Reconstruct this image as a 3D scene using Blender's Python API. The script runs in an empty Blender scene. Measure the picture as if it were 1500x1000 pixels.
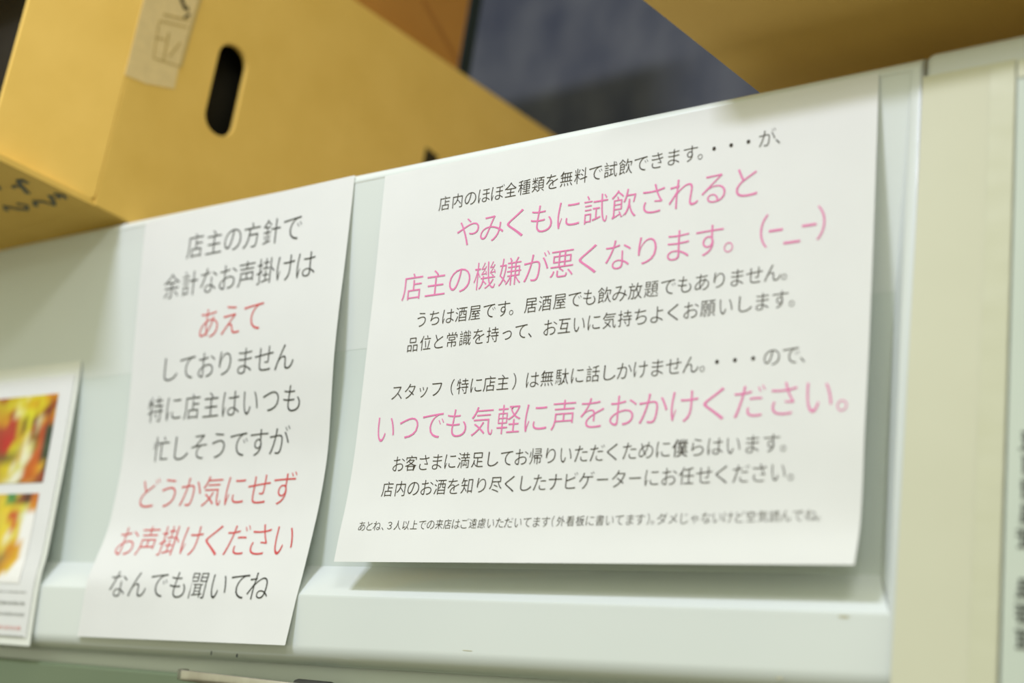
import bpy, bmesh, math, random
from mathutils import Vector, Matrix, noise

random.seed(7)
SC = bpy.context.scene
COL = SC.collection

# ------------------------------------------------------------------ camera
cam_d = bpy.data.cameras.new('camera')
cam_d.sensor_width = 36.0
cam_d.lens = 56.4
cam_d.clip_start = 0.01
cam = bpy.data.objects.new('camera', cam_d)
COL.objects.link(cam)
R = [[0.7635, -0.0696, -0.6421], [0.6395, 0.2208, 0.7365], [0.0905, -0.9728, 0.2130]]
M = Matrix([[R[i][0], -R[i][1], -R[i][2]] for i in range(3)]).to_quaternion().to_matrix().to_4x4()
M.translation = Vector((0.5040, -0.5781, 1.5828))
cam.matrix_world = M
cam_d.dof.use_dof = True
cam_d.dof.focus_distance = 0.80
cam_d.dof.aperture_fstop = 4.7
SC.camera = cam

# ------------------------------------------------------------------ light
SC.view_settings.view_transform = 'Standard'
SC.view_settings.look = 'None'
SC.view_settings.exposure = 0.0
SC.view_settings.gamma = 1.0
SC.view_settings.use_curve_mapping = False

w = bpy.data.worlds.new('room_light')
SC.world = w
w.use_nodes = True
w.node_tree.nodes['Background'].inputs[0].default_value = (0.99, 1.0, 0.69, 1)
w.node_tree.nodes['Background'].inputs[1].default_value = 0.76


def area(name, loc, target, size, size_y, power, color):
    ld = bpy.data.lights.new(name, 'AREA')
    ld.shape = 'RECTANGLE'
    ld.size = size
    ld.size_y = size_y
    ld.energy = power
    ld.color = color
    o = bpy.data.objects.new(name, ld)
    COL.objects.link(o)
    o.location = loc
    o.rotation_euler = (Vector(target) - Vector(loc)).to_track_quat('-Z', 'Y').to_euler()
    return o


area('ceiling_tube_light', (-0.33, -1.00, 2.82), (-0.14, 0, 1.75), 0.36, 0.08, 13.2, (0.97, 1.0, 1.20))
area('ceiling_tube_light', (0.95, -1.20, 2.85), (-0.2, 0, 1.80), 0.5, 0.12, 7.5, (1.0, 0.98, 0.94))

# ------------------------------------------------------------------ helpers


def tag(o, label=None, cat=None, group=None, kind=None):
    if label: o['label'] = label
    if cat: o['category'] = cat
    if group: o['group'] = group
    if kind: o['kind'] = kind
    return o


def empty(name, loc):
    o = bpy.data.objects.new(name, None)
    o.empty_display_size = 0.05
    COL.objects.link(o)
    o.location = loc
    return o


def link(name, me, mat, parent=None, smooth=False):
    if mat: me.materials.append(mat)
    if smooth:
        for p in me.polygons: p.use_smooth = True
    o = bpy.data.objects.new(name, me)
    COL.objects.link(o)
    if parent is not None:
        # meshes are authored in world coordinates: move them into the parent's frame
        me.transform(parent.matrix_basis.inverted() if parent.parent is None else (parent.parent.matrix_basis @ parent.matrix_basis).inverted())
        o.parent = parent
    return o


def mesh(name, verts, faces, mat, parent=None, smooth=False):
    me = bpy.data.meshes.new(name)
    me.from_pydata([tuple(v) for v in verts], [], faces)
    me.update()
    return link(name, me, mat, parent, smooth)


def bmobj(name, bm, mat, parent=None, smooth=False):
    me = bpy.data.meshes.new(name)
    bmesh.ops.recalc_face_normals(bm, faces=bm.faces)
    bm.to_mesh(me)
    bm.free()
    return link(name, me, mat, parent, smooth)


def add_box(bm, lo, hi, bev=0.0, seg=2):
    r = bmesh.ops.create_cube(bm, size=1.0)
    vs = r['verts']
    for v in vs:
        v.co = Vector([(lo[i] + hi[i]) / 2 + v.co[i] * (hi[i] - lo[i]) for i in range(3)])
    if bev:
        es = {e for v in vs for e in v.link_edges}
        bmesh.ops.bevel(bm, geom=list(es), offset=bev, segments=seg, profile=0.5, affect='EDGES')


def slab(bm, O, U, V, N, poly, t, holes=()):
    """plate with outline poly (u,v) in the frame O,U,V, thickness t along N, optional holes"""
    vs0, edges = [], []
    for loop in [poly] + list(holes):
        lv = [bm.verts.new(O + U * a + V * b) for a, b in loop]
        for i in range(len(lv)):
            edges.append(bm.edges.new((lv[i], lv[(i + 1) % len(lv)])))
        vs0 += lv
    r = bmesh.ops.triangle_fill(bm, use_beauty=True, use_dissolve=False, edges=edges)
    fs = [f for f in r['geom'] if isinstance(f, bmesh.types.BMFace)]
    ext = bmesh.ops.extrude_face_region(bm, geom=fs)
    nv = [e for e in ext['geom'] if isinstance(e, bmesh.types.BMVert)]
    bmesh.ops.translate(bm, verts=nv, vec=N * t)


# ------------------------------------------------------------------ materials


def new_mat(name):
    m = bpy.data.materials.new(name)
    m.use_nodes = True
    nt = m.node_tree
    return m, nt, nt.nodes['Principled BSDF']


def noisy(name, c1, c2, scale=40, rough=0.5, detail=4, stretch=(1, 1, 1), bump=0.0, bscale=200, metallic=0.0, spec=0.5, lo=0.3, hi=0.7, coat=0):
    m, nt, b = new_mat(name)
    tc = nt.nodes.new('ShaderNodeTexCoord')
    mp = nt.nodes.new('ShaderNodeMapping')
    mp.inputs['Scale'].default_value = stretch
    nt.links.new(tc.outputs['Object'], mp.inputs[0])
    n = nt.nodes.new('ShaderNodeTexNoise')
    n.inputs['Scale'].default_value = scale
    n.inputs['Detail'].default_value = detail
    nt.links.new(mp.outputs[0], n.inputs['Vector'])
    r = nt.nodes.new('ShaderNodeValToRGB')
    r.color_ramp.elements[0].position = lo
    r.color_ramp.elements[1].position = hi
    r.color_ramp.elements[0].color = (*c1, 1)
    r.color_ramp.elements[1].color = (*c2, 1)
    nt.links.new(n.outputs[0], r.inputs[0])
    nt.links.new(r.outputs[0], b.inputs['Base Color'])
    b.inputs['Roughness'].default_value = rough
    b.inputs['Metallic'].default_value = metallic
    b.inputs['Specular IOR Level'].default_value = spec
    b.inputs['Coat Weight'].default_value = coat
    if bump:
        n2 = nt.nodes.new('ShaderNodeTexNoise')
        n2.inputs['Scale'].default_value = bscale
        nt.links.new(mp.outputs[0], n2.inputs['Vector'])
        bp = nt.nodes.new('ShaderNodeBump')
        bp.inputs['Strength'].default_value = bump
        bp.inputs['Distance'].default_value = 0.001
        nt.links.new(n2.outputs[0], bp.inputs['Height'])
        nt.links.new(bp.outputs[0], b.inputs['Normal'])
    return m


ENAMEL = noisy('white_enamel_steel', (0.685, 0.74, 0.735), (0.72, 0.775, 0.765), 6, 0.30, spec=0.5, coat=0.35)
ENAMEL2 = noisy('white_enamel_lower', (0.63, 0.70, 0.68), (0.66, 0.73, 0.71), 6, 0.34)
DARKSTEEL = noisy('green_grey_steel', (0.13, 0.18, 0.11), (0.16, 0.21, 0.13), 8, 0.4)
INSIDE = noisy('shelf_inside', (0.25, 0.25, 0.2), (0.3, 0.3, 0.25), 8, 0.6)
PAPER = noisy('white_paper', (0.85, 0.865, 0.875), (0.88, 0.895, 0.905), 18, 0.85, spec=0.2, bump=0.12, bscale=60)
CREAM = noisy('cream_paper', (0.62, 0.625, 0.48), (0.65, 0.655, 0.51), 14, 0.7, spec=0.3, bump=0.1, bscale=40)


def let_light_through(m, fac=0.13, c=(0.95, 0.97, 0.80)):
    nt = m.node_tree
    b = nt.nodes['Principled BSDF']; o = nt.nodes['Material Output']
    t = nt.nodes.new('ShaderNodeBsdfTranslucent')
    t.inputs[0].default_value = (*c, 1)
    x = nt.nodes.new('ShaderNodeMixShader')
    x.inputs[0].default_value = fac
    nt.links.new(b.outputs[0], x.inputs[1]); nt.links.new(t.outputs[0], x.inputs[2])
    nt.links.new(x.outputs[0], o.inputs[0])


let_light_through(PAPER)
TAPE_Y = noisy('yellowed_tape', (0.60, 0.61, 0.45), (0.63, 0.64, 0.49), 60, 0.35, spec=0.5, stretch=(0.4, 1, 1.5))
SLEEVE = noisy('clear_sleeve_sheet', (0.55, 0.62, 0.55), (0.60, 0.67, 0.60), 10, 0.25, spec=0.5)
CARD = noisy('cardboard', (0.80, 0.53, 0.125), (0.86, 0.58, 0.150), 25, 0.8, detail=8, spec=0.25, bump=0.15, bscale=90)
CARD2 = noisy('brown_cardboard', (0.46, 0.215, 0.045), (0.52, 0.25, 0.055), 12, 0.8, spec=0.2)
CARD3 = noisy('brown_tan_cardboard', (0.74, 0.47, 0.13), (0.80, 0.52, 0.15), 25, 0.8, detail=8, spec=0.25, bump=0.15, bscale=90)
CARD_EDGE = noisy('cardboard_cut_edge', (0.46, 0.32, 0.13), (0.60, 0.44, 0.2), 300, 0.9, spec=0.1)
NAVY = noisy('slate_blue_fabric', (0.052, 0.060, 0.090), (0.145, 0.154, 0.172), 11, 0.95, detail=6, stretch=(1.3, 1, 0.8), spec=0.1, bump=0.5, bscale=150)
CHROME = noisy('worn_metal', (0.45, 0.42, 0.38), (0.62, 0.6, 0.55), 60, 0.28, metallic=0.9)
BLACKP = noisy('black_plastic', (0.015, 0.017, 0.015), (0.03, 0.03, 0.028), 60, 0.45)


def flat(name, c, rough=0.7, spec=0.3):
    return noisy(name, tuple(x * 0.94 for x in c), tuple(min(1, x * 1.04) for x in c), 150, rough, spec=spec)


INK_K = flat('brown_black_ink', (0.042, 0.032, 0.022))
INK_G = flat('dark_grey_ink', (0.040, 0.042, 0.034))
INK_P = flat('pink_ink', (0.78, 0.21, 0.45))
INK_R = flat('red_ink', (0.66, 0.085, 0.09))
INK_B = flat('printed_black', (0.05, 0.055, 0.05))
LABEL = flat('faded_tape_label', (0.84, 0.66, 0.34), 0.35, 0.5)
LABEL_INK = flat('faded_label_ink', (0.58, 0.43, 0.17))
STAMP = flat('blue_black_stamp', (0.15, 0.15, 0.11))
BLACKINK = flat('black_print', (0.04, 0.03, 0.01))
PAD = flat('brown_cloth_tape', (0.12, 0.06, 0.02))

# ------------------------------------------------------------------ room and cabinets
bm = bmesh.new()
add_box(bm, (-2.2, 0.64, 0.0), (1.6, 0.70, 3.2))
wall = bmobj('wall_back', bm, NAVY)
tag(wall, kind='structure')
bm = bmesh.new()
add_box(bm, (-6.0, -7.0, -0.05), (6.0, 0.70, 0.0))
tag(bmobj('floor', bm, noisy('dark_vinyl_floor', (0.13, 0.11, 0.07), (0.16, 0.14, 0.09), 5, 0.5)), kind='structure')

bm = bmesh.new()
add_box(bm, (-2.2, 0.10, 2.52), (1.6, 0.64, 2.60))  # unseen board added overhead to shade the rear of the boxes
tag(bmobj('shade_board', bm, noisy('dark_shade_board', (0.20, 0.18, 0.15), (0.24, 0.22, 0.18), 6, 0.8)), kind='structure')

SH = 0.009          # the cabinets stand a touch out of level


def sh(x, z): return z + SH * x


def ring_mesh(rings):
    """nested rectangles (xl, xr, zb, zt, y), joined with mitred strips"""
    vs, fs = [], []
    for xl, xr, zb, zt, y in rings:
        vs += [(xl, y, sh(xl, zb)), (xr, y, sh(xr, zb)), (xr, y, sh(xr, zt)), (xl, y, sh(xl, zt))]
    for k in range(len(rings) - 1):
        a, b = 4 * k, 4 * k + 4
        for i in range(4):
            j = (i + 1) % 4
            fs.append((a + i, a + j, b + j, b + i))
    return vs, fs


def arc_rings(inner, outer, y_in, y_out, n=6):
    """quarter-round between two rects: leaves inner flat at y_in, reaches outer at y_out"""
    out = []
    for i in range(n + 1):
        t = i / n * math.pi / 2
        s, c = math.sin(t), 1 - math.cos(t)
        out.append(tuple(inner[k] + (outer[k] - inner[k]) * s for k in range(4)) + (y_in + (y_out - y_in) * c,))
    return out


ZT = 1.8570
cabinet = tag(empty('storage_cabinet', (-0.42, 0.30, 0.0)),
              'tall white steel cabinet with the recessed door panel carrying the notices', 'cabinet')
# carcass behind the door: open-topped tray so the boxes sit behind the front lip
bm = bmesh.new()
add_box(bm, (-1.05, 0.016, 0.0), (0.2120, 0.615, 1.7860))
bmobj('carcass', bm, ENAMEL, cabinet)
bm = bmesh.new()
add_box(bm, (-1.05, 0.0150, 1.7862), (0.2120, 0.0185, ZT - 0.006))
bmobj('top_lip', bm, ENAMEL, cabinet)
# door frame with rounded outer edges and a sloping inner bevel
op = (-0.9900, 0.2072, 1.6243, 1.8500)      # opening at the front face
ou = (-1.0460, 0.2116, 1.5900, 1.8510)      # flat front face
oe = (-1.0500, 0.2121, 1.5800, ZT)          # outer edge
opr = (-0.9910, 0.2076, 1.6228, 1.8506)
PZ = [(1.6405, .0125), (1.68, .0122), (1.71, .0118), (1.74, .0103), (1.757, .0090), (1.773, .0075), (1.797, .0050), (1.820, .0028), (1.840, .0012), (1.8500, .0004)]


def panel_y(z):
    for (z0, y0), (z1, y1) in zip(PZ, PZ[1:]):
        if z <= z1: return y0 + (y1 - y0) * max(0, (z - z0)) / (z1 - z0)
    return PZ[-1][1]


rings = [op + (0.0003,), opr + (0.0,)]
rings += arc_rings(ou, oe, 0.0, 0.0090, 8)
rings += [oe + (0.0150,)]
vs, fs = ring_mesh(rings)
# sloping inner bevels that die out towards the top, where the dished panel comes flush
NB = 24
for side in (0, 1):
    b0 = len(vs)
    for i in range(NB + 1):
        zi = 1.6405 + (1.8500 - 1.6405) * i / NB
        zf = 1.6243 + (1.8500 - 1.6243) * i / NB
        y = panel_y(zi)
        xf = op[side]
        xi = xf + (1 if side == 0 else -1) * 0.0107 * y / .0125
        vs += [(xf, 0.0003, sh(xf, zf)), (xi, y, sh(xi, zi))]
    for i in range(NB):
        a = b0 + 2 * i
        fs.append((a, a + 1, a + 3, a + 2) if side == 0 else (a, a + 2, a + 3, a + 1))
b0 = len(vs)
for q in range(7):       # bottom bevel with a soft front lip
    t = q / 6
    zz = 1.6405 + (1.6243 - 1.6405) * t
    yy = .0125 * (1 - t) ** 1.0 + .0003 * t - 0.0006 * math.sin(math.pi * t)
    vs += [(op[0] + .0107 * (1 - t), yy, sh(op[0], zz)), (op[1] - .0107 * (1 - t), yy, sh(op[1], zz))]
for q in range(6):
    a = b0 + 2 * q
    fs.append((a, a + 2, a + 3, a + 1))
vs = [(x, y, z + 0.022 * (x + 0.33)) if z < 1.605 and y < .016 and x > -0.9 else (x, y, z) for x, y, z in vs]
fr = mesh('door_frame', vs, fs, ENAMEL, cabinet, smooth=True)
fr.modifiers.new('flat', 'WEIGHTED_NORMAL')
for e in fr.data.edges:
    pass
fr.data.set_sharp_from_angle(angle=math.radians(35))


def plate(name, xl, xr, zb, zt, y0, y1, mat, parent, bev=0.0, smooth=False):
    bm = bmesh.new()
    add_box(bm, (xl, y0, zb), (xr, y1, zt), bev)
    for v in bm.verts: v.co.z = sh(v.co.x, v.co.z)
    return bmobj(name, bm, mat, parent, smooth)


def dished(name, za, zb, dy, mat):
    v, f = [], []
    n = 16
    for i in range(n + 1):
        z = za + (zb - za) * i / n
        for x in (-0.9900, 0.2072):
            v.append((x, panel_y(z) + dy, sh(x, z)))
        for x in (0.2072, -0.9900):
            v.append((x, panel_y(z) + dy + 0.0012, sh(x, z)))
    for i in range(n):
        for k in range(4):
            a = 4 * i + k; b = 4 * i + (k + 1) % 4
            f.append((a, b, b + 4, a + 4))
    f += [(0, 3, 2, 1), (4 * n, 4 * n + 1, 4 * n + 2, 4 * n + 3)]
    o = mesh(name, v, f, mat, cabinet, smooth=True)
    o.data.set_sharp_from_angle(angle=math.radians(35))
    return o


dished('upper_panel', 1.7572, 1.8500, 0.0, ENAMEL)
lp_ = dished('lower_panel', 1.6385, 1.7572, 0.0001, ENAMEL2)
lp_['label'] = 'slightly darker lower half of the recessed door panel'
ld_ = plate('lower_door', -1.046, 0.2115, 0.06, 1.5790, 0.0060, 0.0150, DARKSTEEL, cabinet, 0.002)
ld_['label'] = 'grey-green lower door below the white rail'
# bow handle just under the rail
hv, hf = [], []
HP = [(-0.2135, -0.001), (-0.2125, -0.0065), (-0.205, -0.0095), (-0.185, -0.0115), (-0.160, -0.0120), (-0.135, -0.0105), (-0.115, -0.008), (-0.101, -0.004), (-0.098, 0.002)]
SEC = [(-1, -0.8), (-0.6, -1), (0.6, -1), (1, -0.6), (1, 0.6), (0.6, 1), (-0.6, 1), (-1, 0.8)]
for i, (x, y) in enumerate(HP):
    zc = 1.5765 - 0.0022 * i / 8 - SH * 0
    for a, b in SEC:
        hv.append((x, y + a * 0.0016, zc + b * 0.0030))
for i in range(len(HP) - 1):
    for k in range(8):
        a = i * 8 + k; b = i * 8 + (k + 1) % 8
        hf.append((a, b, b + 8, a + 8))
hf += [tuple(range(7, -1, -1)), tuple(range((len(HP) - 1) * 8, len(HP) * 8))]
hnd = mesh('handle', hv, hf, CHROME, cabinet, smooth=True)
hnd['label'] = 'worn metal bow handle under the rail'
bm = bmesh.new()
add_box(bm, (-0.128, -0.002, 1.566), (-0.100, 0.0065, 1.5800), 0.003, 3)
hm = bmobj('handle_mount', bm, BLACKP, cabinet, True)
hm['label'] = 'black mount at the right end of the handle'
# chips and scuffs in the enamel, each a thin flake standing proud
SCUFF = flat('rust_chip', (0.52, 0.50, 0.36))
for (x, z, a, b) in ((0.1876, 1.6225, 0.0030, 0.0007), (0.1600, 1.5970, 0.0022, 0.0005), (-0.1745, 1.5905, 0.0010, 0.0012), (-0.1960, 1.5910, 0.0006, 0.0014), (-0.0100, 1.6005, 0.004, 0.0002)):
    bm = bmesh.new()
    bmesh.ops.create_circle(bm, cap_ends=True, segments=10, radius=1.0)
    for v in bm.verts:
        v.co = Vector((x + v.co.x * a * random.uniform(0.7, 1.2), -0.00015, sh(x, z) + v.co.y * b * random.uniform(0.7, 1.2)))
    bmobj('paint_chip', bm, SCUFF if x > -0.1 else INK_B, cabinet)

cabinet2 = tag(empty('storage_cabinet', (0.60, 0.30, 0.0)),
               'plain white steel cabinet right of the seam, covered by hanging sheets', 'cabinet')
plate('carcass', 0.2132, 1.10, 0.0, 1.782, 0.016, 0.615, ENAMEL, cabinet2)
plate('door', 0.2132, 1.10, 0.06, ZT, 0.0, 0.0155, ENAMEL, cabinet2, 0.004, True)

# ------------------------------------------------------------------ hanging papers


def herm(T, k, t):
    xs = [a[0] for a in T]; ys = [a[k] for a in T]
    t = min(max(t, 0), 1)
    i = 0
    while i < len(xs) - 2 and xs[i + 1] <= t: i += 1

    def m(j):
        a = max(j - 1, 0); b = min(j + 1, len(xs) - 1)
        return (ys[b] - ys[a]) / (xs[b] - xs[a])
    h = xs[i + 1] - xs[i]; z = (t - xs[i]) / h
    return (2*z**3 - 3*z*z + 1) * ys[i] + (z**3 - 2*z*z + z) * h * m(i) + (-2*z**3 + 3*z*z) * ys[i+1] + (z**3 - z*z) * h * m(i + 1)


class Sheet:
    def __init__(s, P0, th, w, h, tab, thz=None):
        s.P0, s.th, s.w, s.h, s.tab = P0, th, w, h, tab
        s.thz = th if thz is None else thz

    def at(s, u, v, out=0.0):
        t = v / s.h
        q = min(max(u / s.w, 0), 1)
        y = herm(s.tab, 1, t) * (1 - q) + herm(s.tab, 2, t) * q
        return Vector((s.P0[0] + u + v * s.th, y - out, s.P0[2] + u * s.thz - v))

    def build(s, name, mat, parent, nu=30, nv=60, u0=0, u1=None, v0=0, v1=None, out=0.0, thick=0.00012):
        u1 = s.w if u1 is None else u1
        v1 = s.h if v1 is None else v1
        vs, fs = [], []
        for j in range(nv + 1):
            for i in range(nu + 1):
                vs.append(s.at(u0 + (u1 - u0) * i / nu, v0 + (v1 - v0) * j / nv, out))
        n = len(vs)
        vs += [v + Vector((0, thick, 0)) for v in vs]
        for j in range(nv):
            for i in range(nu):
                a = j * (nu + 1) + i
                fs.append((a, a + nu + 1, a + nu + 2, a + 1))
                fs.append((n + a, n + a + 1, n + a + nu + 2, n + a + nu + 1))
        for i in range(nu):
            fs.append((i, i + 1, n + i + 1, n + i))
            b = nv * (nu + 1) + i
            fs.append((b + 1, b, n + b, n + b + 1))
        for j in range(nv):
            a = j * (nu + 1)
            fs.append((a + nu + 1, a, n + a, n + a + nu + 1))
            b = a + nu
            fs.append((b, b + nu + 1, n + b + nu + 1, n + b))
        o = mesh(name, vs, fs, mat, parent, smooth=True)
        o.data.set_sharp_from_angle(angle=math.radians(60))
        return o


big = Sheet((-0.1017, 0, 1.8495), 0.0142, 0.2944, 0.2098,
            [(0, -.0004, -.0004), (.15, -.0003, -.0006), (.3, -.0002, -.0008), (.45, -.0007, -.0013), (.6, -.0012, -.002), (.75, -.0022, -.0033), (.85, -.0042, -.0036), (.93, -.0068, -.0048), (1, -.0087, -.0083)])
tall = Sheet((-0.3122, 0, 1.8493), -0.027, 0.1865, 0.2572,
             [(0, -.0005, -.0005), (.1, .0012, .0003), (.2, .0032, .0009), (.3, .0055, .0012), (.4, .0078, .0023), (.5, .0096, .0048), (.6, .0104, .0070), (.7, .0092, .0062), (.76, .0072, .0045), (.83, .0020, .0020), (.87, -.0008, .0004), (.90, -.0012, -.0010), (.94, -.0012, -.0024), (1, -.0014, -.0045)], 0.022)

# glyph cache: letter outlines from Blender's own built-in font
_g = {}


def build_glyph(ch, off):
    cu = bpy.data.curves.new('glyph', 'FONT')
    cu.body = ch
    cu.resolution_u = 4
    cu.offset = off
    o = bpy.data.objects.new('glyph', cu)
    me = o.to_mesh()
    vs = [(v.co.x, v.co.y) for v in me.vertices]
    fs = [tuple(p.vertices) for p in me.polygons]
    ar = sum(p.area for p in me.polygons)
    o.to_mesh_clear()
    bpy.data.objects.remove(o)
    bpy.data.curves.remove(cu)
    return vs, fs, ar


def glyph_raw(ch):
    if ch not in _g:
        v0, f0, a0 = build_glyph(ch, 0.0)
        off = GOFF * (1.0 if '\u3040' <= ch <= '\u30ff' else 0.72)
        if ch == '僕': off = 0.0          # its outline does not survive thinning
        vs, fs, a1 = build_glyph(ch, off) if GOFF else (v0, f0, a0)
        if GOFF and not (0.50 * a0 < a1 < 1.02 * a0):     # thinning broke the outline: keep the plain one
            for q in (0.7, 0.4, 0.2, 0.0):
                vs, fs, a1 = build_glyph(ch, GOFF * q)
                if 0.65 * a0 < a1 < 1.02 * a0: break
            print('glyph fallback', ch, q)
        _g[ch] = (vs, fs)
    return _g[ch]


GOFF = 0.0
_a = glyph_raw('口'); _b = glyph_raw('口口')
ADV = (max(v[0] for v in _b[0]) - max(v[0] for v in _a[0]))
_c = glyph_raw('国')
CY = (max(v[1] for v in _c[0]) + min(v[1] for v in _c[0])) / 2
_g.clear()
GOFF = -0.0135 * ADV
PUN = '。、・（）'
KSC = {'く': (1.5, 1.15), 'い': (1.06, 1.25), 'し': (1.32, 1.1), 'つ': (1.08, 1.15), 'り': (1.25, 1.08), 'っ': (1.1, 1.1), 'ッ': (1.1, 1.1), 'ゃ': (1.1, 1.1), 'ー': (1.0, 1.1), '３': (1.15, 1.0)}


def letter_line(sheet, chars, us, v0, v1, em, mat, parent, out=0.0002, name='text_line', scale=0.90, asp=1.0):
    vs, fs = [], []
    n = len(chars)
    for i, ch in enumerate(chars):
        uc = us[i] / 1000
        vc = (v0 + (v1 - v0) * (us[i] - us[0]) / max(us[-1] - us[0], 1e-6)) / 1000
        b = len(vs)
        k = em / 1000 * scale / ADV
        if ch in '-_':
            hw = 0.0035 if ch == '-' else 0.0041
            hh = 0.00052
            dv = 0.0065 if ch == '_' else 0
            for a, c in ((-hw, -hh), (hw, -hh), (hw, hh), (-hw, hh)):
                vs.append(sheet.at(uc + a, vc + c + dv, out))
            fs.append((b, b + 3, b + 2, b + 1))
            continue
        if ch == '(': ch = '（'
        if ch == ')': ch = '）'
        gv, gf = glyph_raw(ch)
        if ch in PUN:
            cx = (max(p[0] for p in gv) + min(p[0] for p in gv)) / 2
        else:
            cx = ADV / 2
        kk = 1.15 if ch == '・' else 1.0
        if ch in PUN: sx, sy = 1.1, 1.1
        elif ch in KSC: sx, sy = KSC[ch]
        elif '\u3040' <= ch <= '\u30ff': sx, sy = 1.20, 1.15
        else: sx, sy = 1.05, 1.06
        for x, y in gv:
            vs.append(sheet.at(uc + (x - cx) * k * kk * sx, vc - (y - CY) * k * kk * sy, out))
        fs += [tuple(b + q for q in f) for f in gf]
    return mesh(name, vs, fs, mat, parent)


LINES = [
    ('店内のほぼ全種類を無料で試飲できます。・・・が、', 'L', 'k', [46.5, 55.6, 64.6, 73.6, 82.7, 91.6, 100.5, 109.4, 118.3, 127.2, 136.2, 145.1, 154.1, 163.0, 172.0, 181.2, 190.4, 199.8, 205.3, 212.7, 221.8, 230.9, 240.5, 246.2], [22.4, 20.2]),
    ('やみくもに試飲されると', 'L', 'p', [65.0, 81.0, 97.3, 113.7, 130.1, 146.6, 163.4, 180.3, 197.1, 213.9, 230.8], [40.5, 39.5]),
    ('店主の機嫌が悪くなります。(-_-)', 'L', 'p', [29.0, 45.4, 62.2, 79.2, 95.8, 112.2, 128.5, 145.0, 161.8, 178.8, 195.8, 212.7, 223.3, 241.3, 247.3, 255.6, 263.8, 269.6], [65.8, 63.7]),
    ('うちは酒屋です。居酒屋でも飲み放題でもありません。', 'L', 'k', [38.2, 47.3, 56.5, 65.6, 74.8, 84.3, 93.7, 98.9, 111.2, 120.1, 129.2, 138.3, 147.2, 156.0, 164.8, 173.7, 182.8, 192.1, 201.3, 210.4, 219.5, 228.7, 237.8, 246.8, 252.7], [84.2, 83.2]),
    ('品位と常識を持って、お互いに気持ちよくお願いします。', 'L', 'k', [33.6, 42.7, 51.8, 60.9, 69.9, 79.0, 88.2, 97.5, 106.6, 112.3, 124.5, 133.3, 142.1, 151.0, 160.0, 169.0, 178.0, 187.1, 196.3, 205.4, 214.5, 223.8, 233.2, 242.3, 251.3, 257.1], [97.1, 95.6]),
    ('スタッフ（特に店主）は無駄に話しかけません。・・・ので、', 'L', 'k', [26.1, 35.4, 44.7, 53.9, 64.6, 71.5, 80.5, 89.2, 97.8, 105.2, 116.3, 125.5, 134.6, 143.7, 152.9, 161.9, 170.8, 179.9, 189.2, 198.3, 207.3, 213.6, 221.1, 230.3, 239.5, 248.8, 258.1, 263.8], [122.0, 120.8]),
    ('いつでも気軽に声をおかけください。', 'L', 'p', [20.7, 37.4, 54.0, 70.4, 87.0, 103.9, 120.8, 137.8, 154.7, 171.7, 188.5, 205.2, 221.9, 238.9, 255.8, 272.4, 283.6], [140.7, 139.7]),
    ('お客さまに満足してお帰りいただくために僕らはいます。', 'L', 'k', [33.3, 42.1, 51.0, 59.9, 68.8, 77.7, 86.8, 96.1, 105.4, 114.4, 123.4, 132.4, 141.3, 150.3, 159.5, 168.6, 177.8, 187.0, 196.1, 205.2, 214.2, 223.2, 232.5, 241.9, 251.3, 257.2], [159.7, 158.5]),
    ('店内のお酒を知り尽くしたナビゲーターにお任せください。', 'L', 'k', [28.4, 37.4, 46.4, 55.4, 64.4, 73.3, 82.3, 91.4, 100.5, 109.6, 118.6, 127.5, 136.6, 145.8, 154.9, 164.1, 173.2, 182.2, 191.2, 200.4, 209.7, 218.9, 228.0, 237.2, 246.3, 255.3, 261.5], [172.6, 170.9]),
    ('あとね、３人以上での来店はご遠慮いただいてます（外看板に書いてます）。ダメじゃないけど空気読んでね。', 'L', 'k', [15.3, 20.6, 25.9, 30.2, 34.9, 40.3, 45.8, 51.4, 57.0, 62.6, 68.2, 73.6, 79.0, 84.4, 90.0, 95.5, 101.0, 106.6, 112.1, 117.8, 123.4, 128.9, 134.3, 138.6, 143.2, 148.7, 154.3, 159.9, 165.4, 170.8, 176.3, 181.9, 187.4, 191.8, 194.2, 199.0, 204.8, 210.4, 216.0, 221.7, 227.2, 232.6, 238.2, 243.9, 249.6, 255.1, 260.5, 266.2, 272.0, 275.6], [191.5, 189.3]),
    ('店主の方針で', 'S', 'g', [52.4, 70.1, 87.4, 104.4, 121.7, 139.5], [22.5, 23.7]),
    ('余計なお声掛けは', 'S', 'g', [33.4, 50.9, 68.5, 86.2, 103.4, 120.3, 137.1, 154.2], [45.2, 46.9]),
    ('あえて', 'S', 'r', [73.2, 93.4, 113.9], [72.2, 72.1]),
    ('しておりません', 'S', 'g', [38.8, 56.5, 74.3, 92.1, 109.9, 127.5, 144.9], [96.4, 98.5]),
    ('特に店主はいつも', 'S', 'g', [28.4, 46.4, 64.4, 82.3, 100.1, 118.0, 136.2, 154.3], [120.3, 122.5]),
    ('忙しそうですが', 'S', 'g', [38.5, 56.8, 74.9, 92.8, 110.7, 128.3, 145.9], [144.7, 145.7]),
    ('どうか気にせず', 'S', 'r', [32.7, 53.1, 73.3, 93.5, 113.9, 134.6, 155.6], [171.3, 172.6]),
    ('お声掛けください', 'S', 'r', [24.3, 45.0, 65.4, 85.6, 105.7, 125.5, 145.2, 164.7], [200.3, 201.0]),
    ('なんでも聞いてね', 'S', 'g', [31.1, 49.9, 68.5, 86.7, 104.2, 121.6, 138.5, 154.6], [226.1, 226.6]),
]
notice = tag(empty('paper_notice', tuple(big.at(big.w / 2, 0))),
             'wide white paper notice with black and pink Japanese lettering taped on the door', 'notice')
small = tag(empty('paper_notice', tuple(tall.at(tall.w / 2, 0))),
            'tall narrow white paper notice with dark grey and red Japanese lettering', 'notice')
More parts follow.
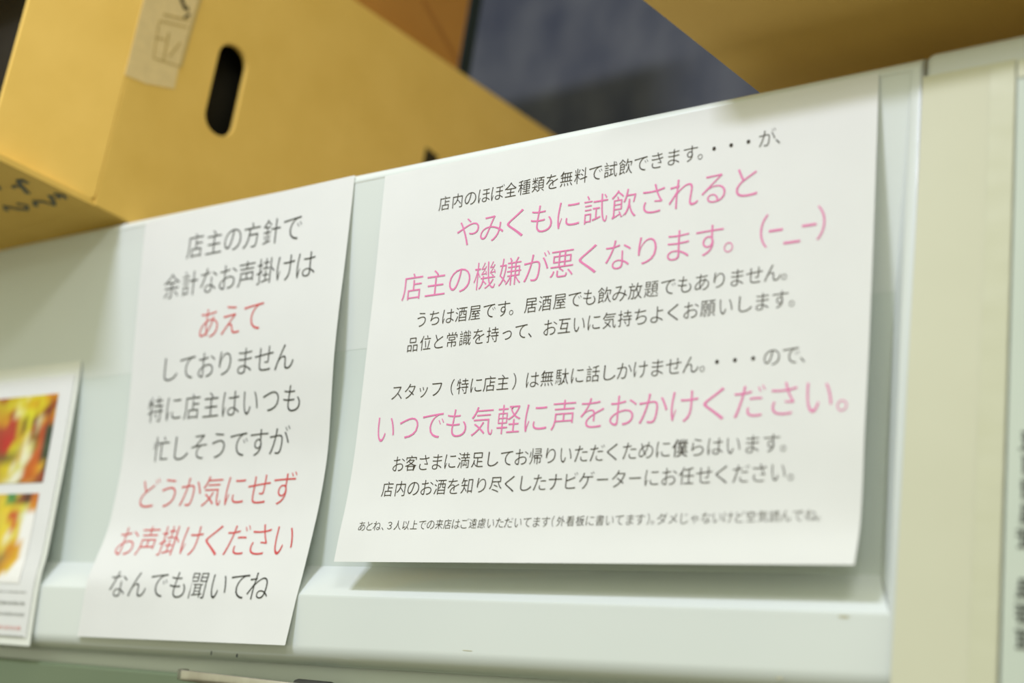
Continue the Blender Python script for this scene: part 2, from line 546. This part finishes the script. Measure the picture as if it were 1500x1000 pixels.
big.build('sheet', PAPER, notice, 40, 60)
tall.build('sheet', PAPER, small, 30, 80)
INKS = {'k': (INK_K, None), 'g': (INK_G, None), 'p': (INK_P, 'pink lettering'), 'r': (INK_R, 'red lettering')}
for s, pp, c, us, (v0, v1) in LINES:
    if pp == 'L':
        em = 16.8 if c == 'p' else (5.6 if v0 > 185 else 9.05)
    else:
        em = 20.4 if c == 'r' else 17.6
    o = letter_line(big if pp == 'L' else tall, s, us, v0, v1, em, INKS[c][0], notice if pp == 'L' else small)
    if INKS[c][1]: o['label'] = INKS[c][1]
_g.clear()

# cream sheet hanging on the right cabinet, with a strip of yellowed tape down its edge
cream = Sheet((0.2131, 0, 1.8480), 0.0, 0.0405, 0.300,
              [(0, -.0006, -.0006), (.2, -.0016, -.0008), (.4, -.0035, -.0015), (.6, -.0055, -.0025), (.8, -.0078, -.0035), (1, -.0105, -.005)])
cs = tag(empty('blank_sheet', (0.233, -0.001, 1.848)), 'blank cream paper sheet hanging right of the door seam', 'paper')
cream.build('sheet', CREAM, cs, 10, 30)
tp = tag(empty('tape_strip', (0.2475, -0.002, 1.846)), 'vertical strip of yellowed crinkled tape along the cream sheet', 'tape')
bm = bmesh.new()
nseg = 70
for j in range(nseg + 1):
    v = 0.001 + 0.298 * j / nseg
    for i, u in enumerate((0.0298, 0.0330, 0.0365, 0.0402)):
        p = cream.at(u, v, 0.0004 + 0.0003 * noise.noise(Vector((u * 200, v * 160, 3))))
        bm.verts.new(p)
bm.verts.ensure_lookup_table()
for j in range(nseg):
    for i in range(3):
        a = j * 4 + i
        bm.faces.new([bm.verts[q] for q in (a, a + 4, a + 5, a + 1)])
bmobj('tape', bm, TAPE_Y, tp, True)

slv = Sheet((0.2546, 0, 1.8475), 0.002, 0.150, 0.300,
            [(0, -.0010, -.0008), (.3, -.0022, -.0015), (.6, -.0035, -.0025), (1, -.0055, -.004)])
sv = tag(empty('notice_sleeve', (0.33, -0.001, 1.8475)), 'greenish clear-sleeved notice with black vertical writing at the far right edge', 'notice')
slv.build('sleeve', SLEEVE, sv, 12, 24)
sl_tape = slv.build('tape_piece', TAPE_Y, sv, 6, 4, 0.0, 0.03, 0.0005, 0.008, 0.0005)
random.seed(3)


def strokes(sheet, rects, mat, parent, name, out=0.0003):
    vs, fs = [], []
    for (u, v, a, b) in rects:
        k = len(vs)
        for p, q in ((-a, -b), (a, -b), (a, b), (-a, b)):
            vs.append(sheet.at(u + p, v + q, out))
        fs.append((k, k + 3, k + 2, k + 1))
    return mesh(name, vs, fs, mat, parent)


rc = []
for j in range(9):          # a column of heavy vertical writing, only its left edge is in view
    v = 0.152 + j * 0.0092
    if j == 5: continue
    wd = 0.0026 if j < 4 else 0.0034
    for q in range(4):
        rc.append((0.0078 + random.uniform(-.0007, .0007), v + q * 0.0021, wd * random.uniform(.6, 1), 0.0004))
    rc.append((0.0066, v + 0.003, 0.0004, 0.0034)); rc.append((0.0088, v + 0.003, 0.0004, 0.0034))
strokes(slv, rc, INK_B, sv, 'vertical_writing')

# ------------------------------------------------------------------ photo flyer at the left
fy = Sheet((-0.5181, 0, 1.7642), 0.0085, 0.148, 0.1815,
           [(0, .0072, .0072), (.1, .0070, .0070), (.3, .0057, .0057), (.5, .0035, .0035), (.7, .0010, .0010), (.77, -.0012, -.0012), (1, -.0022, -.0022)])
# the flyer is authored from its right-hand edge: u measured leftwards


class Flip:
    def __init__(s, b, shear): s.b, s.w, s.h, s.sh = b, b.w, b.h, shear

    def at(s, u, v, out=0.0):
        p = s.b.at(s.b.w - u, v, out)
        p.x += v * s.sh
        return p
    build = Sheet.build


fl = Flip(fy, 0.016)
flyer = tag(empty('photo_flyer', tuple(fl.at(0.074, 0))), 'white flyer with two bright food photographs in a clear sleeve', 'flyer')
SLV2 = noisy('sleeve_rim', (0.78, 0.81, 0.77), (0.82, 0.85, 0.81), 30, 0.25, spec=0.6)
fl.build('sleeve', SLV2, flyer, 12, 20)
fl.build('printed_sheet', PAPER, flyer, 12, 20, 0.0045, 0.1435, 0.0085, 0.1770, 0.0006)


def srgb(c):
    return tuple((x / 255 / 12.92) if x <= 10 else ((x / 255 + 0.055) / 1.055) ** 2.4 for x in c)


PH1 = [
 (0.0205, [(210,150,10),(190,110,10),(205,140,15),(205,190,30),(205,190,30),(200,185,20),(215,205,120),(200,185,20),(195,180,20),(190,165,15),(180,150,15),(150,60,20)]),
 (0.0265, [(150,70,20),(150,80,15),(200,170,20),(205,190,30),(195,150,10),(205,165,10),(200,170,20),(205,190,30),(215,205,100),(200,180,40),(195,185,35),(185,160,30)]),
 (0.0320, [(205,150,30),(110,35,30),(120,50,30),(190,160,20),(195,180,25),(210,205,40),(205,200,40),(215,210,120),(220,215,150),(150,60,30),(190,140,20),(190,150,30)]),
 (0.0375, [(200,120,30),(160,70,20),(195,140,50),(200,190,150),(110,60,40),(205,200,40),(120,100,20),(190,170,40),(170,60,30),(175,50,40),(200,140,30),(190,130,30)]),
 (0.0430, [(50,60,45),(60,65,45),(180,70,30),(170,150,110),(150,60,30),(205,195,40),(120,90,30),(190,160,40),(170,50,35),(170,60,40),(170,60,40),(160,60,40)]),
 (0.0490, [(40,65,50),(50,60,45),(180,70,30),(120,80,30),(140,100,30),(215,205,140),(200,170,40),(190,150,30),(175,50,35),(180,40,35),(170,40,35),(160,50,35)]),
 (0.0555, [(60,80,60),(60,70,50),(190,90,50),(150,120,40),(215,210,140),(225,220,180),(190,170,90),(190,180,40),(200,180,30),(180,40,30),(170,40,30),(150,50,30)]),
 (0.0620, [(45,65,50),(60,60,40),(180,80,30),(190,100,40),(215,210,170),(225,225,200),(200,170,80),(150,130,40),(120,110,40),(110,90,40),(110,80,40),(100,80,40)]),
 (0.0685, [(60,60,45),(210,160,40),(200,120,30),(190,90,25),(180,100,30),(210,205,150),(200,195,90),(215,210,170),(205,185,30),(200,180,30),(190,160,40),(180,150,40)]),
 (0.0745, [(140,60,35),(150,70,40),(190,110,30),(180,90,20),(185,90,25),(215,210,180),(225,225,210),(210,200,120),(200,180,60),(190,170,50),(180,150,50),(170,140,50)]),
 (0.0790, [(120,60,40),(130,70,40),(160,100,40),(190,130,60),(190,120,50),(150,120,60),(215,210,170),(215,215,190),(210,200,150),(200,180,90),(190,160,60),(180,150,50)]),
]
W_ = (232, 236, 230)
PH2 = [
 (0.0860, [(190,110,40),(170,90,30),(70,50,40),(120,70,50),(190,160,60),(70,130,70),(60,130,70),(200,170,60),(205,180,60),(200,170,60),(190,150,40)]),
 (0.0905, [(200,120,40),(190,110,40),(60,45,40),(120,60,40),(140,100,40),(80,130,60),(90,140,70),(210,190,50),(205,180,60),(200,170,60),(190,150,40)]),
 (0.0950, [(210,150,50),(200,130,30),(205,195,110),(210,200,60),(205,180,60),(205,180,40),(220,190,50),(210,190,40),(205,180,60),(200,170,60),(190,150,40)]),
 (0.1000, [W_,W_,(225,228,215),(205,200,120),(190,70,40),(190,80,40),(215,190,60),(215,190,60),(210,190,60),(205,180,60),(200,170,60)]),
 (0.1070, [W_,W_,W_,(210,190,60),(200,100,40),(215,190,50),(220,200,60),(210,190,60),(210,190,60),(205,180,60),(200,170,60)]),
 (0.1140, [W_,W_,W_,(215,190,50),(220,210,120),(230,225,190),(225,200,60),(215,190,50),(210,190,60),(205,180,60),(200,170,60)]),
 (0.1210, [W_,W_,(210,160,40),(205,140,30),(200,130,30),(215,190,80),(215,190,60),(210,190,60),(210,190,60),(205,180,60),(200,170,60)]),
 (0.1280, [W_,W_,(215,170,40),(205,150,40),(190,140,50),(150,120,60),(170,140,60),(190,170,60),(210,190,60),(205,180,60),(200,170,60)]),
 (0.1345, [W_,W_,W_,(210,180,50),(200,150,40),(180,130,40),(170,120,40),(190,160,60),(210,190,60),(205,180,60),(200,170,60)]),
 (0.1400, [W_,W_,W_,W_,W_,(215,185,50),(215,190,60),(215,190,60),(210,190,60),(205,180,60),(200,170,60)]),
 (0.1435, [W_,W_,W_,W_,W_,W_,W_,(225,205,150),(215,200,120),(210,190,100),(200,170,60)]),
]


def print_mat():
    m, nt, b = new_mat('glossy_photo_print')
    a = nt.nodes.new('ShaderNodeVertexColor')
    a.layer_name = 'Col'
    nt.links.new(a.outputs[0], b.inputs['Base Color'])
    b.inputs['Roughness'].default_value = 0.4
    b.inputs['Specular IOR Level'].default_value = 0.3
    return m


PRINT = print_mat()


def photo(rows, u0, du, name):
    nc = 22
    vs, cols, fs = [], [], []
    for v, cc in rows:
        cc = (cc + cc[::-1])[:nc]
        for i, c in enumerate(cc):
            vs.append(fl.at(u0 + du * i, v, 0.0010))
            L = srgb(c)
            cols.append(tuple(min(0.9, x * 1.12) for x in L) + (1,))
    for j in range(len(rows) - 1):
        for i in range(nc - 1):
            a = j * nc + i
            fs.append((a, a + 1, a + nc + 1, a + nc))
    me = bpy.data.meshes.new(name)
    me.from_pydata([tuple(v) for v in vs], [], fs)
    ca = me.color_attributes.new('Col', 'FLOAT_COLOR', 'POINT')
    for i, c in enumerate(cols): ca.data[i].color = c
    o = link(name, me, PRINT, flyer)
    return o


o = photo(PH1, 0.0190, 0.0054, 'photo_print'); o['label'] = 'yellow and red upper photograph'
o = photo(PH2, 0.0205, 0.0054, 'photo_print'); o['label'] = 'yellow food photograph below it'
random.seed(11)
INK_F = flat('soft_grey_ink', (0.22, 0.23, 0.20)); INK_FR = flat('soft_red_ink', (0.75, 0.30, 0.27))
for v, c, hgt, nm in ((0.1490, INK_F, 0.0006, 0), (0.1560, INK_F, 0.0011, 0), (0.1628, INK_F, 0.0010, 0), (0.1712, INK_FR, 0.0013, 1)):
    rc = []
    u = 0.0100 + random.uniform(0, .004)
    while u < 0.130:
        a = random.uniform(.0003, .0008)
        rc.append((u, v + random.uniform(-.0003, .0003), a, hgt * random.uniform(.12, .25)))
        rc.append((u + random.uniform(-.0004, .0004), v, 0.0001 + a * .2, hgt))
        u += random.uniform(.0012, .0022)
    t = strokes(fl, rc, c, flyer, 'text_line', 0.0009)
    if nm: t['label'] = 'red lettering'
strokes(fl, [(0.075, 0.1766 - 0.0004, 0.068, 0.0002)], INK_B, flyer, 'rule_line', 0.0009)

# ------------------------------------------------------------------ cardboard boxes


def ortho(B, A):
    B = Vector(B).normalized(); A = Vector(A); A = (A - B * A.dot(B)).normalized()
    return B, A, B.cross(A)


def capsule(cb, ca, hw, hl, n=10):
    p = []
    for i in range(n + 1):
        t = math.pi * i / n
        p.append((cb + hw * math.cos(t), ca + hl - hw + hw * math.sin(t)))
    for i in range(n + 1):
        t = math.pi + math.pi * i / n
        p.append((cb + hw * math.cos(t), ca - hl + hw + hw * math.sin(t)))
    return p


def bev_obj(o, w=0.0012):
    m = o.modifiers.new('soft_edges', 'BEVEL'); m.width = w; m.segments = 3; m.limit_method = 'ANGLE'
    return o


Bd, Ad, Nd = ortho((0.03319, 0.99139, -0.12669), (-0.04184, 0.12803, 0.99089))
M0 = Vector((-0.33977, -0.02117, 1.85791))
L1, H1, W1, T = 0.44, 0.2457, 0.33, 0.0045
box1 = tag(empty('cardboard_box', tuple(M0 - Nd * W1 / 2 + Bd * L1 / 2)),
           'large tan cardboard box with an oval hand hole, leaning over the cabinet front', 'cardboard box')


def panel(name, O, U, V, N, poly, t, mat, parent, holes=(), bev=0.0):
    bm = bmesh.new()
    slab(bm, O, U, V, N, poly, t, holes)
    o = bmobj(name, bm, mat, parent)
    if bev: bev_obj(o, bev)
    return o


def rect(u0, u1, v0, v1): return [(u0, v0), (u1, v0), (u1, v1), (u0, v1)]


sp = panel('side_panel', M0, Bd, Ad, -Nd, rect(0.0, L1, 0.0, H1), T, CARD, box1, [capsule(0.0772, 0.1215, 0.0125, 0.0345)], 0.0008)
sp['label'] = 'side panel with the oval hand hole'
panel('side_panel', M0 - Nd * (W1 - T), Bd, Ad, -Nd, rect(0, L1, 0, H1), T, CARD, box1)
panel('bottom_panel', M0 - Nd * T, Bd, -Nd, Ad, rect(0, L1, 0, W1 - 2 * T), T, CARD, box1)
panel('top_panel', M0 - Nd * T + Ad * (H1 - T), Bd, -Nd, Ad, rect(0, L1, 0, W1 - 2 * T), T, CARD, box1)
panel('back_panel', M0 + Bd * (L1 - T) - Nd * T + Ad * T, -Nd, Ad, Bd, rect(0, W1 - 2 * T, 0, H1 - 2 * T), T, CARD, box1)
# flaps folded straight out towards the room
Cd = Vector((-0.2379, -0.9516, 0.1946)).normalized()
Nf = Cd.cross(Ad).normalized()
f1 = panel('side_flap', M0 - Bd * 0.0006, Cd, Ad, Nf * 1.0, [(0.0035, 0.0022), (0.0724, 0.0022), (0.0724, H1), (0.0, H1), (0.0, 0.0055)], T * 0.85, CARD, box1, bev=0.0008)
f1['label'] = 'side flap folded out towards the room'
f2 = panel('bottom_flap', M0 - Nd * 0.0010 - Bd * 0.0002, -Bd, -Nd, -Ad * 1.0, rect(0, 0.0765, 0, W1 - 0.012), -T * 0.85, CARD, box1)
f2['label'] = 'bottom flap with blurred stamped print on its underside'
panel('top_flap', M0 - Nd * 0.0060 - Bd * 0.0035 + Ad * (H1 - T), -Bd, -Nd, Ad, rect(0, 0.0765, 0, W1 - 0.012), T * 0.85, CARD, box1)  # out of view, added to keep light from entering the box
panel('side_flap', M0 - Nd * (W1 - T) - Bd * 0.0006, -Bd, Ad, -Nd, rect(0, 0.0768, 0.0014, H1), T * 0.85, CARD, box1)
# rounded crease between side and flap
bm = bmesh.new()
bmesh.ops.create_cone(bm, cap_ends=True, segments=16, radius1=0.0038, radius2=0.0038, depth=H1 - 0.010)
rot = Ad.to_track_quat('Z', 'Y').to_matrix().to_4x4()
for v in bm.verts: v.co = rot @ v.co + M0 - Nd * 0.0040 - Bd * 0.0008 + Ad * (H1 / 2 + 0.004)
bmobj('crease', bm, CARD, box1, True)
# stamped marks on the underside of the bottom flap
def ribbon(pts, w, O, U, V, N, lift):
    vs, fs = [], []
    for i, (a, b) in enumerate(pts):
        p = Vector(pts[max(i - 1, 0)]); q = Vector(pts[min(i + 1, len(pts) - 1)])
        d = (q - p).normalized(); n = Vector((-d.y, d.x)) * w / 2
        for s in (1, -1):
            vs.append(O + U * (a + n.x * s) + V * (b + n.y * s) + N * lift)
    for i in range(len(pts) - 1):
        fs.append((2 * i, 2 * i + 1, 2 * i + 3, 2 * i + 2))
    return vs, fs


def ribbons(name, lst, O, U, V, N, lift, mat, parent):
    vs, fs = [], []
    for pts, w in lst:
        a, b = ribbon(pts, w * (1.35 if 'stamped' in name else 1), O, U, V, N, lift)
        k = len(vs); vs += a; fs += [tuple(x + k for x in f) for f in b]
    return mesh(name, vs, fs, mat, parent)


# (u = towards the room, v = to the left) on the underside
ST = [([(.0305, .028), (.036, .024), (.042, .020), (.0455, .015), (.0450, .0125), (.040, .0135)], .0028),
      ([(.040, .030), (.042, .026), (.0375, .022)], .0022),
      ([(.0215, .0075), (.0175, .013), (.0225, .016), (.0165, .021), (.0120, .027), (.0185, .029), (.0215, .034), (.0165, .041)], .0026),
      ([(.0235, .0100), (.0190, .006), (.0145, .010)], .0020),
      ([(.0250, .050), (.0200, .046), (.0160, .052), (.020, .058), (.026, .062), (.021, .068)], .0026),
      ([(.0500, .035), (.0440, .040), (.046, .047)], .0024)]
st = ribbons('stamped_print', ST, M0, -Bd, -Nd, -Ad, 0.0004, STAMP, box1)
st['label'] = 'dark blurred stamped characters'
# strip of clear tape over a faded label
O_ = M0; tpv = [(-.0015, .0925), (.0150, .0945), (.0367, .1016), (.0363, .1181), (.0375, .150), (.0388, .1714), (.0395, .2440), (-.0015, .2440)]
lb = panel('packing_tape', O_, Bd, Ad, Nd, tpv, 0.0003, LABEL, box1)
lb['label'] = 'pale packing tape with faint stamped label'
K = [([(.0157, .114), (.0363, .1185)], .0011), ([(.0157, .114), (.0135, .1412)], .0010), ([(.0135, .1412), (.0355, .1480)], .0014),
     ([(.0235, .116), (.0225, .137)], .0016), ([(.0150, .147), (.0355, .1535)], .0016), ([(.027, .121), (.033, .135)], .0014),
     ([(.013, .128), (.021, .131)], .0012)]
ribbons('faint_stamp', K, O_, Bd, Ad, Nd, 0.0005, LABEL_INK, lb)
K2 = [([(.0240, .170), (.0265, .1640), (.0300, .1600), (.0330, .1610)], .0032), ([(.018, .172), (.0165, .166)], .002), ([(.031, .153), (.035, .158)], .0018)]
ribbons('black_print', K2, O_, Bd, Ad, Nd, 0.0005, BLACKINK, lb)
ribbons('tape_edge', [([(.0372, .1181), (.0386, .150), (.0400, .1714), (.0405, .243)], .0022)], O_, Bd, Ad, Nd, 0.0005, LABEL_INK, lb)
# dark printed mark low on the side
mk = panel('printed_mark', O_, Bd, Ad, Nd, [(.2665, .140), (.2800, .140), (.2808, .1655), (.2670, .1672)], 0.0003, BLACKINK, box1)

# second box stacked on top of the first
L2a, L2b = 0.05, 0.3050
O2 = M0 - Nd * 0.02 + Ad * (H1 + 0.0005)
box2 = tag(empty('cardboard_box', tuple(O2 - Nd * 0.15 + Bd * 0.18)),
           'darker brown cardboard box stacked on top of the box with the hand hole', 'cardboard box')
H2, W2 = 0.26, 0.29
panel('side_panel', O2, Bd, Ad, -Nd, rect(L2a, L2b, 0, H2), T, CARD2, box2, bev=0.001)
panel('side_panel', O2 - Nd * (W2 - T), Bd, Ad, -Nd, rect(L2a, L2b, 0, H2), T, CARD2, box2)
panel('front_panel', O2 + Bd * L2a - Nd * T, -Nd, Ad, Bd, rect(0, W2 - 2 * T, 0, H2), T, CARD2, box2)
panel('back_panel', O2 + Bd * (L2b - T) - Nd * T, -Nd, Ad, Bd, rect(0, W2 - 2 * T, 0, H2), T, CARD2, box2)
panel('bottom_panel', O2 + Bd * (L2a + T) - Nd * T, Bd, -Nd, Ad, rect(0, L2b - L2a - 2 * T, 0, W2 - 2 * T), T, CARD2, box2)
panel('top_panel', O2 + Bd * (L2a + T) - Nd * T + Ad * (H2 - T), Bd, -Nd, Ad, rect(0, L2b - L2a - 2 * T, 0, W2 - 2 * T), T, CARD2, box2)
tpe = panel('dark_strip', O2 + Bd * (L2b - 0.0), Bd, Ad, Nd, rect(0.0, 0.013, 0.0, H2), 0.0005, flat('dark_green_strip', (0.02, 0.03, 0.028)), box2)  # thin dark green plate past the rear edge
tpe['label'] = 'dark strip standing off the rear edge'
ribbons('fold_line', [([(.254 - .05 + .05, .298 - H1), (.3025, .267 - H1)], .004)], O2, Bd, Ad, Nd, 0.0004, flat('darker_fold', (0.40, 0.17, 0.035)), box2)

# third box at the upper right: a lowered flap sloping out over the cabinet front
D3 = Vector((-0.1915, -1.0, 0.25)); H3 = Vector((0.1181, 0.075, 1.862))
box3 = tag(empty('cardboard_box', (0.32, 0.22, 1.87)), 'tan cardboard box at the upper right with its flap sloping out over the edge', 'cardboard box')
U3 = Vector((1, 0, 0.009)).normalized()
N3 = D3.cross(U3).normalized()
if N3.z > 0: N3 = -N3
s3 = 0.130
fp = [(0, 0), (0.1340, 0), (0.1340 + 0.0, s3), (0, s3)]
O3 = H3
fl3 = panel('front_flap', O3, U3, D3, -N3, [(0, 0), (0.34, 0), (0.34, s3), (0, s3)], T, CARD3, box3, bev=0.0008)
fl3['label'] = 'flap sloping out over the cabinet front'
W3 = 0.36
x0 = 0.1181; y0 = 0.076; z0 = 1.7880; D_ = 0.40; Hh = 0.37
X, Yv, Z = Vector((1, 0, 0.009)).normalized(), Vector((0, 1, 0)), Vector((-0.009, 0, 1)).normalized()
Ob = Vector((x0, y0, z0))
panel('bottom_panel', Ob, X, Yv, Z, rect(0, W3, 0, D_), T, CARD3, box3)
panel('side_panel', Ob + Z * T, Yv, Z, X, rect(0, D_, 0, Hh), T, CARD3, box3)
panel('side_panel', Ob + Z * T + X * (W3 - T), Yv, Z, X, rect(0, D_, 0, Hh), T, CARD3, box3)
panel('back_panel', Ob + Z * T + X * T + Yv * (D_ - T), X, Z, Yv, rect(0, W3 - 2 * T, 0, Hh), T, CARD3, box3)
panel('front_panel', Ob + Z * T + X * T, X, Z, Yv, rect(0, W3 - 2 * T, 0, 0.068), T, CARD3, box3)
panel('top_panel', Ob + Z * (Hh + T), X, Yv, Z, rect(0, W3, 0, D_), T, CARD3, box3)

# black block added inside the first box so the hand hole looks dark
filler = tag(empty('dark_filler', tuple(M0 - Nd * 0.165 + Bd * 0.20 + Ad * 0.006)), 'black block added to darken the tan box inside, seen through its hand hole', 'filler')
bm = bmesh.new()
bmesh.ops.create_cube(bm, size=1.0)
bmesh.ops.subdivide_edges(bm, edges=bm.edges[:], cuts=14, use_grid_fill=True)
for v in bm.verts:
    c = v.co.copy()
    r = 1.0 - 0.10 * (abs(c.x) > .45) * (abs(c.z) > .45)
    a = 0.007 + (c.y + .5) * 0.425
    n_ = 0.5 + 0.5 * noise.noise(c * 5.0) + 0.25 * noise.noise(c * 13.0)
    wx = (W1 - 0.026) / 2 - 0.012 * n_
    h_ = H1 - 0.012 - 0.014 * n_
    v.co = M0 + Bd * a - Nd * (W1 / 2 + c.x * 2 * wx * r) + Ad * (0.006 + (c.z + .5) * h_ * (r if c.z > 0 else 1))
bmobj('filler', bm, noisy('black_filler', (0.010, 0.009, 0.006), (0.018, 0.016, 0.012), 30, 0.6, spec=0.2), filler, True)
